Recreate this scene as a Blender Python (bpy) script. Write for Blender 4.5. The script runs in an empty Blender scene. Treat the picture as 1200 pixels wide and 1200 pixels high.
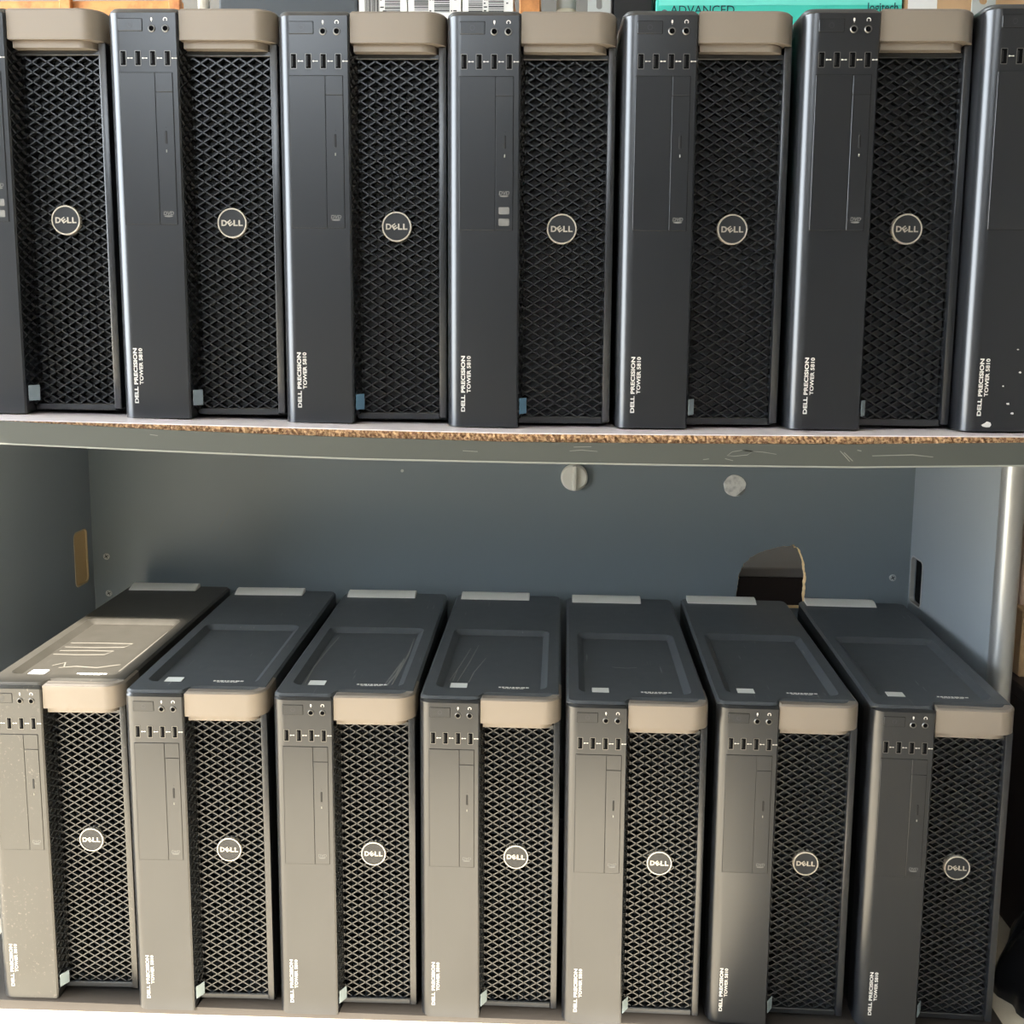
import bpy, bmesh, math, random
from mathutils import Vector, Matrix
from mathutils.geometry import tessellate_polygon
random.seed(7)
S = bpy.context.scene
COL = S.collection

# ------------------------------------------------------------------ camera
CAM = Vector((0.1048, -1.0797, 0.1127)); PITCH, YAW, ROLL = 0.1366, -0.0337, 0.0070
FPX = 1209.12
cp, sp, cy, sy = math.cos(PITCH), math.sin(PITCH), math.cos(YAW), math.sin(YAW)
fwd = Vector((sy*cp, cy*cp, -sp)); rgt = Vector((cy, -sy, 0)); upv = rgt.cross(fwd)
r2 = rgt*math.cos(ROLL) + upv*math.sin(ROLL); u2 = -rgt*math.sin(ROLL) + upv*math.cos(ROLL)
cd = bpy.data.cameras.new('camera'); cam = bpy.data.objects.new('camera', cd); COL.objects.link(cam)
cam.matrix_world = Matrix(((r2.x, u2.x, -fwd.x, CAM.x), (r2.y, u2.y, -fwd.y, CAM.y), (r2.z, u2.z, -fwd.z, CAM.z), (0, 0, 0, 1)))
cd.sensor_fit = 'HORIZONTAL'; cd.sensor_width = 36.0; cd.lens = 36.0*FPX/1200.0
cd.shift_y = -62.06/1200.0; cd.clip_start = 0.02; cd.clip_end = 200
S.camera = cam

# ------------------------------------------------------------------ light
GF = -0.7705; GZ = -0.7625                                   # ground level
SUN_DX, SUN_DY = 0.06, 1.40                    # ground shift of the sun ray per metre of height
w = bpy.data.worlds.new('world'); S.world = w; w.use_nodes = True
bgn = w.node_tree.nodes['Background']; bgn.inputs[0].default_value = (0.83, 0.915, 1.0, 1); bgn.inputs[1].default_value = 10.5
sd = bpy.data.lights.new('sun', 'SUN'); sd.energy = 34.0; sd.angle = 0.009; sd.color = (1.0, 0.955, 0.87)
so = bpy.data.objects.new('sun', sd); COL.objects.link(so)
so.rotation_euler = Vector((SUN_DX, SUN_DY, -1)).to_track_quat('-Z', 'Y').to_euler(); so.location = (-1, -5, 4)
S.view_settings.view_transform = 'Standard'; S.view_settings.look = 'None'
S.view_settings.exposure = 0.35; S.view_settings.gamma = 1.0; S.view_settings.use_curve_mapping = False

# ------------------------------------------------------------------ materials
def srgb(r, g, b):
    f = lambda c: (c/255/12.92) if c/255 <= 0.04045 else ((c/255+0.055)/1.055)**2.4
    return (f(r), f(g), f(b), 1)
def mat(name, col, rough=0.5, metal=0.0, spec=0.5, coat=0.0):
    m = bpy.data.materials.new(name); m.use_nodes = True
    p = m.node_tree.nodes['Principled BSDF']
    p.inputs['Base Color'].default_value = col; p.inputs['Roughness'].default_value = rough
    p.inputs['Metallic'].default_value = metal; p.inputs['Specular IOR Level'].default_value = spec
    if coat: p.inputs['Coat Weight'].default_value = coat; p.inputs['Coat Roughness'].default_value = 0.2
    return m
def N(m, t, **kw):
    n = m.node_tree.nodes.new(t)
    for k, v in kw.items():
        if k in n.inputs: n.inputs[k].default_value = v
        else: setattr(n, k, v)
    return n
def L(m, a, ao, b, bi): m.node_tree.links.new(a.outputs[ao], b.inputs[bi])
def speckle(m, base, spot, scale, lo, hi, scale2=None, amount=1.0, bump=0.0, rough_var=None):
    """base colour with spots of another colour (dust, chips) from object-space noise"""
    p = m.node_tree.nodes['Principled BSDF']
    tc = N(m, 'ShaderNodeTexCoord'); oi = N(m, 'ShaderNodeObjectInfo')
    ad = N(m, 'ShaderNodeVectorMath', operation='ADD'); sc = N(m, 'ShaderNodeVectorMath', operation='SCALE')
    cmb = N(m, 'ShaderNodeCombineXYZ'); L(m, oi, 'Random', cmb, 'X'); L(m, oi, 'Random', cmb, 'Y')
    L(m, cmb, 0, sc, 0); sc.inputs['Scale'].default_value = 7.0
    L(m, tc, 'Object', ad, 0); L(m, sc, 0, ad, 1)
    nz = N(m, 'ShaderNodeTexNoise', Scale=scale, Detail=4.0, Roughness=0.6); L(m, ad, 0, nz, 'Vector')
    rp = N(m, 'ShaderNodeMapRange'); rp.inputs['From Min'].default_value = lo; rp.inputs['From Max'].default_value = hi
    rp.inputs['To Max'].default_value = amount
    L(m, nz, 'Fac', rp, 'Value')
    fac = rp
    if scale2:
        n2 = N(m, 'ShaderNodeTexNoise', Scale=scale2, Detail=2.0); L(m, ad, 0, n2, 'Vector')
        r3 = N(m, 'ShaderNodeMapRange'); r3.inputs['From Min'].default_value = 0.4; r3.inputs['From Max'].default_value = 0.65
        L(m, n2, 'Fac', r3, 'Value')
        mu = N(m, 'ShaderNodeMath', operation='MULTIPLY'); L(m, rp, 0, mu, 0); L(m, r3, 0, mu, 1); fac = mu
    mx = N(m, 'ShaderNodeMix', data_type='RGBA'); mx.inputs['A'].default_value = base; mx.inputs['B'].default_value = spot
    L(m, fac, 0, mx, 'Factor'); L(m, mx, 'Result', p, 'Base Color')
    if bump:
        b = N(m, 'ShaderNodeBump', Strength=bump, Distance=0.002); L(m, nz, 'Fac', b, 'Height'); L(m, b, 0, p, 'Normal')
    return m

BEZ = speckle(mat('bezel_plastic', (0, 0, 0, 1), 0.29, 0, 0.9), srgb(27, 29, 33), srgb(120, 118, 112), 420, 0.74, 0.80, 14)
BEZD = speckle(mat('dusty_bezel_plastic', (0, 0, 0, 1), 0.32, 0, 0.9), srgb(40, 39, 37), srgb(150, 142, 130), 260, 0.60, 0.78, 9)
BODY = mat('case_steel', srgb(27, 29, 32), 0.42)
def scratched(name, base, scr, dust, damt):
    m = mat(name, base, 0.40); p = m.node_tree.nodes['Principled BSDF']
    tc = N(m, 'ShaderNodeTexCoord'); oi = N(m, 'ShaderNodeObjectInfo')
    mp = N(m, 'ShaderNodeMapping'); mp.inputs['Scale'].default_value = (260, 14, 260); mp.inputs['Rotation'].default_value = (0, 0, 0.25)
    cb = N(m, 'ShaderNodeCombineXYZ'); L(m, oi, 'Random', cb, 'X'); L(m, oi, 'Random', cb, 'Y')
    ad = N(m, 'ShaderNodeVectorMath', operation='ADD'); L(m, tc, 'Object', ad, 0); L(m, cb, 0, ad, 1)
    L(m, ad, 0, mp, 'Vector')
    nz = N(m, 'ShaderNodeTexNoise', Scale=1.0, Detail=1.0); L(m, mp, 0, nz, 'Vector')
    rg = N(m, 'ShaderNodeMapRange'); rg.inputs['From Min'].default_value = 0.70; rg.inputs['From Max'].default_value = 0.78; L(m, nz, 'Fac', rg, 'Value')
    n2 = N(m, 'ShaderNodeTexNoise', Scale=12.0, Detail=2.0); L(m, ad, 0, n2, 'Vector')
    r3 = N(m, 'ShaderNodeMapRange'); r3.inputs['From Min'].default_value = 0.52; r3.inputs['From Max'].default_value = 0.70; L(m, n2, 'Fac', r3, 'Value')
    mu = N(m, 'ShaderNodeMath', operation='MULTIPLY'); L(m, rg, 0, mu, 0); L(m, r3, 0, mu, 1)
    n3 = N(m, 'ShaderNodeTexNoise', Scale=60.0, Detail=5.0); L(m, ad, 0, n3, 'Vector')
    r4 = N(m, 'ShaderNodeMapRange'); r4.inputs['From Min'].default_value = 0.35; r4.inputs['From Max'].default_value = 0.75; r4.inputs['To Max'].default_value = damt; L(m, n3, 'Fac', r4, 'Value')
    mx = N(m, 'ShaderNodeMix', data_type='RGBA'); mx.inputs['A'].default_value = base; mx.inputs['B'].default_value = dust; L(m, r4, 0, mx, 'Factor')
    m2 = N(m, 'ShaderNodeMix', data_type='RGBA'); m2.inputs['B'].default_value = scr; L(m, mx, 'Result', m2, 'A'); L(m, mu, 0, m2, 'Factor')
    L(m, m2, 'Result', p, 'Base Color'); return m
TOP = scratched('top_cover_steel', srgb(66, 69, 72), srgb(145, 145, 143), srgb(84, 86, 87), 0.35)
TOPD = scratched('dusty_top_cover_steel', srgb(57, 54, 48), srgb(100, 95, 86), srgb(68, 64, 58), 0.6)
SIL = mat('champagne_handle', srgb(141, 131, 120), 0.42, 0.2)
RSIL = mat('lit_rear_handle', srgb(226, 222, 214), 0.40, 0.1)  # handle silver made paler to stand in for light on the rear bar
GRI = mat('grille_plastic', srgb(28, 31, 34), 0.32, 0, 0.9)
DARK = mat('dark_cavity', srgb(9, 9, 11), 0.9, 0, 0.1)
BACKP = mat('grille_backing_plastic', srgb(34, 34, 36), 0.6, 0, 0.4)
GAP = mat('gap_shadow_plastic', srgb(14, 14, 16), 0.6)
CHR = mat('port_steel', srgb(118, 117, 114), 0.35, 0.8)
PRT = mat('white_print', srgb(225, 222, 215), 0.5)
PRG = mat('grey_print', srgb(112, 112, 110), 0.5)
RING = mat('logo_ring_silver', srgb(205, 198, 186), 0.35, 0.5)
DISC = mat('logo_disc_plastic', srgb(38, 40, 44), 0.38)
STK = mat('blue_sticker', srgb(120, 160, 185), 0.35, 0.2)
STK2 = mat('pale_sticker', srgb(160, 175, 180), 0.35, 0.2)
WST = mat('white_sticker', srgb(220, 220, 215), 0.5)
LED = mat('indicator_lens', srgb(150, 150, 140), 0.3)
PANEL = speckle(mat('grey_laminate', (0, 0, 0, 1), 0.42), srgb(118, 127, 133), srgb(140, 144, 144), 300, 0.76, 0.80, 6)
APR = speckle(mat('apron_grey_paint', (0, 0, 0, 1), 0.45), srgb(71, 74, 70), srgb(165, 162, 155), 90, 0.70, 0.78, 8)
TRIM = mat('pale_edge', srgb(138, 140, 132), 0.45)
WHT = speckle(mat('white_laminate', (0, 0, 0, 1), 0.28), srgb(236, 226, 226), srgb(215, 205, 203), 30, 0.5, 0.8)
CHIP = speckle(mat('chipboard', (0, 0, 0, 1), 0.9), srgb(120, 84, 58), srgb(205, 165, 120), 330, 0.42, 0.60, None, 1.0, 0.8)
NOSE = mat('silver_edge_profile', srgb(165, 165, 163), 0.35, 0.6)
SCREW = mat('zinc_screw', srgb(185, 187, 186), 0.4, 0.3)
KNOB = mat('white_plastic', srgb(222, 218, 208), 0.45)
FOIL = speckle(mat('crumpled_foil', (0, 0, 0, 1), 0.35, 0.2), srgb(228, 226, 221), srgb(190, 188, 185), 120, 0.45, 0.7, None, 1.0, 0.5)
CONC = speckle(mat('pale_concrete', (0, 0, 0, 1), 0.8), srgb(206, 195, 174), srgb(180, 168, 147), 14, 0.4, 0.75, None, 1.0, 0.2)
WALLM = mat('grey_wall_paint', srgb(120, 118, 114), 0.8)
SUN_MASK = mat('sun_mask_underside', srgb(185, 184, 182), 0.9)  # underside of the added slab, pale to bounce light down
CARD = mat('cardboard', srgb(196, 160, 120), 0.8); CARD2 = mat('pale_cardboard', srgb(212, 182, 160), 0.8)
WOOD = speckle(mat('orange_wood', (0, 0, 0, 1), 0.6), srgb(205, 140, 80), srgb(160, 100, 55), 40, 0.4, 0.7)
TEAL = mat('teal_carton', srgb(70, 205, 185), 0.45)
TEALT = mat('dark_teal_ink', srgb(20, 60, 70), 0.5)
WCART = mat('white_carton', srgb(232, 230, 226), 0.6)
INK = mat('black_ink', srgb(35, 35, 38), 0.6)
SLATE = mat('slate_plastic', srgb(58, 64, 70), 0.5)
GREYP = mat('grey_plastic', srgb(176, 180, 176), 0.45)
BLK = mat('black_plastic', srgb(22, 22, 24), 0.4)
BRN = mat('dark_brown_panel', srgb(44, 34, 32), 0.6)
GLOSS = mat('glossy_black', srgb(24, 24, 26), 0.22)
RACKM = mat('rack_steel', srgb(70, 74, 78), 0.5, 0.4)

# ------------------------------------------------------------------ helpers
def link(name, me, m, parent=None):
    o = bpy.data.objects.new(name, me); COL.objects.link(o)
    if m is not None and not me.materials: me.materials.append(m)
    if parent is not None: o.parent = parent
    return o
def fin(name, bm, m, parent=None, smooth=35):
    bmesh.ops.recalc_face_normals(bm, faces=bm.faces)
    me = bpy.data.meshes.new(name); bm.to_mesh(me); bm.free()
    if smooth:
        for p in me.polygons: p.use_smooth = True
        me.set_sharp_from_angle(angle=math.radians(smooth))
    return link(name, me, m, parent)
def empty(name, loc=(0, 0, 0), rz=0):
    o = bpy.data.objects.new(name, None); COL.objects.link(o); o.location = loc; o.rotation_euler = (0, 0, rz)
    o.empty_display_size = 0.05; return o
def tag(o, label, cat, group=None):
    o['label'] = label; o['category'] = cat
    if group: o['group'] = group
    return o
def struct(o): o['kind'] = 'structure'; return o
def add_box(bm, x0, x1, y0, y1, z0, z1, bev=0.0, seg=1):
    vs = [bm.verts.new(p) for p in ((x0, y0, z0), (x1, y0, z0), (x1, y1, z0), (x0, y1, z0), (x0, y0, z1), (x1, y0, z1), (x1, y1, z1), (x0, y1, z1))]
    fs = [bm.faces.new([vs[i] for i in f]) for f in ((0, 3, 2, 1), (4, 5, 6, 7), (0, 1, 5, 4), (1, 2, 6, 5), (2, 3, 7, 6), (3, 0, 4, 7))]
    if bev:
        es = list({e for f in fs for e in f.edges})
        bmesh.ops.bevel(bm, geom=es, offset=bev, segments=seg, affect='EDGES', profile=0.5)
def box(name, dims, m, parent=None, bev=0.0, seg=1):
    bm = bmesh.new(); add_box(bm, *dims, bev, seg); return fin(name, bm, m, parent)
def arc(cx, cy, r, a0, a1, n):
    return [(cx+r*math.cos(math.radians(a0+(a1-a0)*i/n)), cy+r*math.sin(math.radians(a0+(a1-a0)*i/n))) for i in range(n+1)]
def rrect(x0, x1, y0, y1, r, n=5):
    return arc(x1-r, y0+r, r, -90, 0, n)+arc(x1-r, y1-r, r, 0, 90, n)+arc(x0+r, y1-r, r, 90, 180, n)+arc(x0+r, y0+r, r, 180, 270, n)
def area2(p): return sum(p[i][0]*p[(i+1) % len(p)][1]-p[(i+1) % len(p)][0]*p[i][1] for i in range(len(p)))
def inset(p, d):
    if area2(p) < 0: p = p[::-1]
    out = []; n = len(p)
    for i in range(n):
        a, b, c = Vector(p[i-1]), Vector(p[i]), Vector(p[(i+1) % n])
        e1 = (b-a); e2 = (c-b)
        if e1.length < 1e-9 or e2.length < 1e-9: e1 = e2 = (c-a)
        e1.normalize(); e2.normalize()
        n1 = Vector((-e1.y, e1.x)); n2 = Vector((-e2.y, e2.x)); m = n1+n2
        if m.length < 1e-6: m = n1
        m.normalize(); k = d/max(0.35, m.dot(n1)); q = b+m*k; out.append((q.x, q.y))
    return out
def prism(bm, outer, z0, z1, holes=(), bev=0.0, f=lambda x, y, z: (x, y, z), cap0=True):
    """extrude a 2-D outline (with holes) from z0 to z1; f maps (u, v, w) to space; bev chamfers the z1 rim"""
    if area2(outer) < 0: outer = outer[::-1]
    loops = [list(outer)]+[list(h) for h in holes]
    tops = [inset(loops[0], bev) if bev else loops[0]]+loops[1:]
    bot = [[bm.verts.new(f(x, y, z0)) for x, y in lp] for lp in loops]
    mid = [[bm.verts.new(f(x, y, z1-bev)) for x, y in loops[0]]] if bev else None
    top = [[bm.verts.new(f(x, y, z1)) for x, y in lp] for lp in tops]
    def quads(a, b):
        for i in range(len(a)):
            j = (i+1) % len(a)
            try: bm.faces.new((a[i], a[j], b[j], b[i]))
            except ValueError: pass
    for i in range(len(loops)):
        if i == 0 and bev: quads(bot[0], mid[0]); quads(mid[0], top[0])
        else: quads(bot[i], top[i])
    def cap(vl, lps):
        flat = [v for l in vl for v in l]
        if len(lps) == 1:
            bm.faces.new(flat); return
        for t in tessellate_polygon([[Vector((x, y, 0)) for x, y in lp] for lp in lps]):
            try: bm.faces.new([flat[i] for i in t])
            except ValueError: pass
    cap(top, tops)
    if cap0: cap(bot, loops)
    return top
def tube(bm, pts, radii, n=12):
    rings = []
    for i, p in enumerate(pts):
        p = Vector(p); a = Vector(pts[max(0, i-1)]); b = Vector(pts[min(len(pts)-1, i+1)])
        d = (b-a).normalized(); u = d.cross(Vector((0, 0, 1)))
        if u.length < 1e-4: u = Vector((1, 0, 0))
        u.normalize(); v = d.cross(u)
        rings.append([bm.verts.new(p+(u*math.cos(2*math.pi*k/n)+v*math.sin(2*math.pi*k/n))*radii[i]) for k in range(n)])
    for a, b in zip(rings, rings[1:]):
        for k in range(n): bm.faces.new((a[k], a[(k+1) % n], b[(k+1) % n], b[k]))
    bm.faces.new(rings[0]); bm.faces.new(rings[-1])
FRONT = lambda y: (lambda u, v, w: (u, y-w, v))          # 2-D (x, z) outline facing -y, w = height proud of plane y
def text_mesh(s, size, sx=1.0, bold=0.0, ext=0.0, align='LEFT', shear=0.0):
    c = bpy.data.curves.new('lettering', 'FONT'); c.body = s; c.size = size; c.offset = bold; c.extrude = ext; c.align_x = align; c.resolution_u = 3; c.shear = shear
    o = bpy.data.objects.new('lettering', c); COL.objects.link(o)
    bpy.context.view_layer.update()
    me = bpy.data.meshes.new_from_object(o.evaluated_get(bpy.context.evaluated_depsgraph_get()))
    bpy.data.objects.remove(o); bpy.data.curves.remove(c)
    for v in me.vertices: v.co.x *= sx
    me.materials.clear(); return me
def xform(me, M): me.transform(M); return me
def join_meshes(name, mes):
    bm = bmesh.new()
    for m_ in mes: bm.from_mesh(m_)
    me = bpy.data.meshes.new(name); bm.to_mesh(me); bm.free(); return me
ONFRONT = Matrix.Rotation(math.pi/2, 4, 'X')              # text plane to a plane facing -y
def interp(x, xs, ys):
    if x <= xs[0]: return ys[0]
    for i in range(len(xs)-1):
        if x <= xs[i+1]:
            t = (x-xs[i])/(xs[i+1]-xs[i]); return ys[i]*(1-t)+ys[i+1]*t
    return ys[-1]
def copy_tree(o, parent=None):
    c = o.copy(); COL.objects.link(c); c.parent = parent
    for ch in list(o.children): copy_tree(ch, c)
    return c

# ------------------------------------------------------------------ setting: floor, walls, added light blockers
def floor_z(x): return 0.0040-0.0088*(x+0.5)
bm = bmesh.new()
xs = [-9, -2, -0.9, -0.5, -0.32, -0.14, 0.04, 0.22, 0.40, 0.60, 0.9, 2, 9]; ys_ = [-14, -1, 1, 4]
grid = [[bm.verts.new((x, y, GZ-0.008)) for y in ys_] for x in xs]
for i in range(len(xs)-1):
    for j in range(len(ys_)-1): bm.faces.new((grid[i][j], grid[i+1][j], grid[i+1][j+1], grid[i][j+1]))
low = [[bm.verts.new((x, y, GZ-0.1)) for y in (-14, 4)] for x in (-9, 9)]
struct(fin('floor', bm, CONC, smooth=0))
struct(box('wall_back', (-5, 3.2, 1.75, 1.85, GZ-0.05, 2.0), WALLM))
struct(box('front_light_blocker', (-2.7, 3.2, -6.5, -6.4, GZ-0.05, 2.0), mat('front_blocker_dark', srgb(50, 49, 48), 0.8)))  # unseen wall added to keep front reflections dark
struct(box('left_light_blocker', (-2.7, -2.6, -6.4, -2.0, GZ-0.05, 1.9), mat('left_blocker_grey', srgb(80, 78, 76), 0.8)))  # unseen wall added to narrow the sky opening at the left
struct(box('wall_right', (2.2, 2.3, -6.4, 1.75, GZ-0.05, 2.0), WALLM))
# added unseen slab, openings cut to shape sun patches at bench front and left
HC = 1.9-GZ; ox, oy = -SUN_DX*HC, -SUN_DY*HC
U0, U1, V0, V1, VF = -0.412, 0.30, 0.108, 0.985, -1.9
hole = [(-2.4+ox, VF+oy), (-0.85+ox, VF+oy), (-0.75+ox, -0.75+oy), (0.43+ox, -0.75+oy), (0.395+ox, -0.25+oy), (U1+ox, V0+oy), (-2.4+ox, V0+oy)]
slot = [(-2.4+ox, 0.690+oy), (U0+ox, 0.690+oy), (U0+ox, V1+oy), (-2.4+ox, V1+oy)]
bm = bmesh.new(); prism(bm, [(-2.7, -6.4), (3.2, -6.4), (3.2, 1.95), (-2.7, 1.95)], 1.9, 1.93, [hole, slot]); struct(fin('sun_mask', bm, SUN_MASK, smooth=0))

# ------------------------------------------------------------------ workbench
SAGX = [-0.9, -0.46, -0.28, -0.1, 0.07, 0.24, 0.41, 0.58, 0.9]; SAGZ = [0.008, 0.0050, 0.0022, -0.0010, -0.0033, -0.0030, -0.0022, -0.0014, 0.0]
def sag(x): return interp(x, SAGX, SAGZ)
bench = empty('workbench', (0, 0.3, GZ-0.008))
tag(bench, 'grey laminate workbench with a white top carrying the upper row of towers', 'workbench')
def bench_part(name, bm, m, par=None, smooth=35):
    o = fin(name, bm, m, None, smooth); o.parent = par or bench; o.matrix_parent_inverse = Matrix.Translation((0, -0.3, -GZ+0.008)) if not par else Matrix(); return o
def bow(bm, x0, x1, n, y0, y1, zt, zb):
    ring = []
    for i in range(n+1):
        x = x0+(x1-x0)*i/n
        ring.append([bm.verts.new(p) for p in ((x, y0, zt(x)), (x, y1, zt(x)), (x, y1, zb(x)), (x, y0, zb(x)))])
    for a, b in zip(ring, ring[1:]):
        for k in range(4): bm.faces.new((a[k], b[k], b[(k+1) % 4], a[(k+1) % 4]))
    bm.faces.new(ring[0]); bm.faces.new(ring[-1][::-1])
bm = bmesh.new(); bow(bm, -0.82, 0.86, 60, -0.0405, 0.66, lambda x: sag(x)-0.0002, lambda x: sag(x)-0.0012); top = bench_part('laminate_top', bm, WHT)
bm = bmesh.new(); bow(bm, -0.82, 0.86, 60, -0.039, 0.658, lambda x: sag(x)-0.0012, lambda x: sag(x)-0.020); bench_part('board_core', bm, CHIP)
bm = bmesh.new(); bow(bm, -0.82, 0.86, 60, -0.038, 0.657, lambda x: sag(x)-0.0200, lambda x: sag(x)-0.0212); bench_part('grey_underside', bm, PANEL)
# exposed rough chipboard along the front edge
bm = bmesh.new(); nx, nz = 520, 5; g = []
for i in range(nx+1):
    x = -0.81+1.66*i/nx
    g.append([bm.verts.new((x, -0.0395-random.uniform(0, 0.0028)*(0.4+0.6*math.sin(j*1.0+0.6)), sag(x)-0.0013-0.0165*j/nz)) for j in range(nz+1)])
for i in range(nx):
    for j in range(nz): bm.faces.new((g[i][j], g[i+1][j], g[i+1][j+1], g[i][j+1]))
bench_part('chipboard_edge', bm, CHIP, smooth=0)
AX = [-0.9, -0.46, -0.28, -0.10, 0.07, 0.24, 0.41, 0.58, 0.9]; AZ = [0.006, 0.0038, -0.0040, -0.0092, -0.0122, -0.0120, -0.0108, -0.0074, -0.003]
BZ = [-0.014, -0.0198, -0.0260, -0.0314, -0.0331, -0.0340, -0.0342, -0.0306, -0.027]
bm = bmesh.new(); bow(bm, -0.82, 0.86, 60, -0.0460, -0.0428, lambda x: interp(x, AX, AZ), lambda x: interp(x, AX, BZ)); apron = bench_part('apron', bm, APR)
bm = bmesh.new(); bow(bm, -0.82, 0.86, 60, -0.0464, -0.0428, lambda x: interp(x, AX, BZ)+0.0012, lambda x: interp(x, AX, BZ)-0.0004); bench_part('apron_pale_edge', bm, TRIM)  # thin paler strip along the apron's lower edge
bm = bmesh.new(); bow(bm, -0.66, 0.690, 48, 0.1120, 0.66, lambda x: GZ+floor_z(x), lambda x: GZ-0.008); bench_part('base_board', bm, mat('brown_base_board', srgb(56, 51, 46), 0.55))
# back panel with a ragged hole
YB = 0.63
ragged = [(0.427, -0.372), (0.4284, -0.3467), (0.4300, -0.326), (0.4322, -0.3127), (0.4394, -0.2963), (0.4480, -0.287), (0.4573, -0.2799), (0.4680, -0.2745), (0.4783, -0.2708), (0.489, -0.268), (0.4995, -0.2661), (0.511, -0.2642), (0.5205, -0.2614), (0.5235, -0.2645), (0.5309, -0.2700), (0.5350, -0.279), (0.5390, -0.2933), (0.5415, -0.304), (0.5428, -0.3153), (0.5425, -0.333), (0.5430, -0.3493), (0.543, -0.372)]
def rough_loop(p, k=4, a=0.0011):
    out = []
    for i in range(len(p)):
        A, B = p[i], p[(i+1) % len(p)]
        for j in range(k):
            t = j/k; out.append((A[0]*(1-t)+B[0]*t+random.uniform(-a, a), A[1]*(1-t)+B[1]*t+random.uniform(-a, a)))
    return out
ragg = rough_loop(ragged)
bm = bmesh.new(); prism(bm, [(-0.673, GZ+0.004), (0.715, GZ+0.004), (0.715, -0.0235), (-0.673, -0.0215)], -0.018, 0.0, [ragg], f=FRONT(YB)); back = bench_part('back_panel', bm, PANEL, smooth=0)
bm = bmesh.new()      # broken chipboard rim inside the hole
inn = inset(ragg, 0.0016)
if area2(ragg) < 0: ragg = ragg[::-1]
va = [bm.verts.new((x, YB-0.0006, z)) for x, z in ragg]; vb = [bm.verts.new((x+random.uniform(-.0006, .0006), YB+0.006, z)) for x, z in inn]; vc = [bm.verts.new((x, YB+0.0175, z)) for x, z in ragg]
for i in range(len(va)):
    j = (i+1) % len(va)
    bm.faces.new((va[i], va[j], vb[j], vb[i])); bm.faces.new((vb[i], vb[j], vc[j], vc[i]))
bench_part('broken_hole_rim', bm, mat('torn_fibreboard', srgb(214, 186, 140), 0.9), smooth=0)
# side panels with cable slots
def side(name, xin, sgn, slot, ins, th=0.026):
    bm = bmesh.new()
    prism(bm, [(0.31, GZ+0.004), (YB+0.018, GZ+0.004), (YB+0.018, -0.024), (0.31, -0.024)], 0, th, [slot], f=lambda u, v, w: (xin+sgn*w, u, v))
    s = bench_part(name, bm, mat('pale_grey_laminate', srgb(140, 147, 152), 0.36), smooth=0)
    bm = bmesh.new(); o2 = inset(slot, -0.0016); prism(bm, o2, -0.0008, th-0.002, [inset(slot, 0.0006)], f=lambda u, v, w: (xin+sgn*w, u, v))
    bench_part('slot_rim', bm, ins[0], smooth=0)
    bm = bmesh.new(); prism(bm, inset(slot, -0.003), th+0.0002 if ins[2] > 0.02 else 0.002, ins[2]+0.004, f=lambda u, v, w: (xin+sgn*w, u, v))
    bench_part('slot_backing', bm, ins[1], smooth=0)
    return s
side('side_panel', -0.673, -1, rrect(0.563, 0.609, -0.337, -0.247, 0.008), (mat('slot_edge_beige', srgb(205, 180, 140), 0.6), CHIP if False else mat('raw_chipboard_fill', srgb(222, 186, 132), 0.8), 0.003))
side('side_panel', 0.715, 1, rrect(0.572, 0.622, -0.352, -0.276, 0.008), (mat('slot_edge_grey', srgb(190, 188, 182), 0.4, 0.4), DARK, 0.03), 0.008)
for xc, sgn in ((0.7285, 1), (-0.6865, -1)):
    bm = bmesh.new(); prof = [(xc-0.0140, 0.3105)]+arc(xc, 0.302, 0.0150, 180, 360, 14)+[(xc+0.0150, 0.3105)]
    prism(bm, prof, GZ+0.004, -0.024); bench_part('edge_profile', bm, NOSE)
def screw(x, z):
    bm = bmesh.new(); prism(bm, arc(x, z, 0.0058, 0, 345, 23), -0.001, 0.0016, bev=0.0008, f=FRONT(YB))
    o = bench_part('screw', bm, SCREW)
    bm = bmesh.new()
    for a in (0.5, 0.5+math.pi/2):
        c, s = math.cos(a), math.sin(a); l, h = 0.0036, 0.0006
        prism(bm, [(x+c*l-s*h, z+s*l+c*h), (x-c*l-s*h, z-s*l+c*h), (x-c*l+s*h, z-s*l-c*h), (x+c*l+s*h, z+s*l-c*h)], 0.0015, 0.0018, f=FRONT(YB))
    d = fin('cross_slot', bm, DARK, None, 0); d.parent = o; return o
screw(-0.649, -0.2995); screw(-0.6476, -0.3643); screw(0.6877, -0.316)
# round white grommet plug with a grip ridge
bm = bmesh.new(); prism(bm, arc(0.1517, -0.1515, 0.0225, 0, 352, 44), -0.012, 0.010, bev=0.003, f=FRONT(YB)); kn = bench_part('round_plug', bm, KNOB)
bm = bmesh.new(); add_box(bm, 0.1485, 0.1555, YB-0.0155, YB-0.009, -0.1725, -0.1310, 0.0015, 2); gr = fin('grip_ridge', bm, KNOB); gr.parent = kn
bm = bmesh.new(); prism(bm, [(0.4189+(0.0183+0.0004*math.sin(a*5)+0.0003*math.sin(a*9))*math.cos(a), -0.1627+(0.0183+0.0004*math.sin(a*4))*math.sin(a)) for a in [k*2*math.pi/40 for k in range(40)]], -0.001, 0.0016, bev=0.0006, f=FRONT(YB)); fo = bench_part('foil_disc', bm, FOIL, smooth=0)
bm = bmesh.new(); prism(bm, [(0.4220, -0.1800), (0.4372, -0.1660), (0.4360, -0.1715), (0.4310, -0.1780)], 0.0014, 0.0026, f=FRONT(YB)); q = fin('folded_corner', bm, mat('foil_back_grey', srgb(120, 120, 118), 0.4, 0.4), None, 0); q.parent = fo
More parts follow.
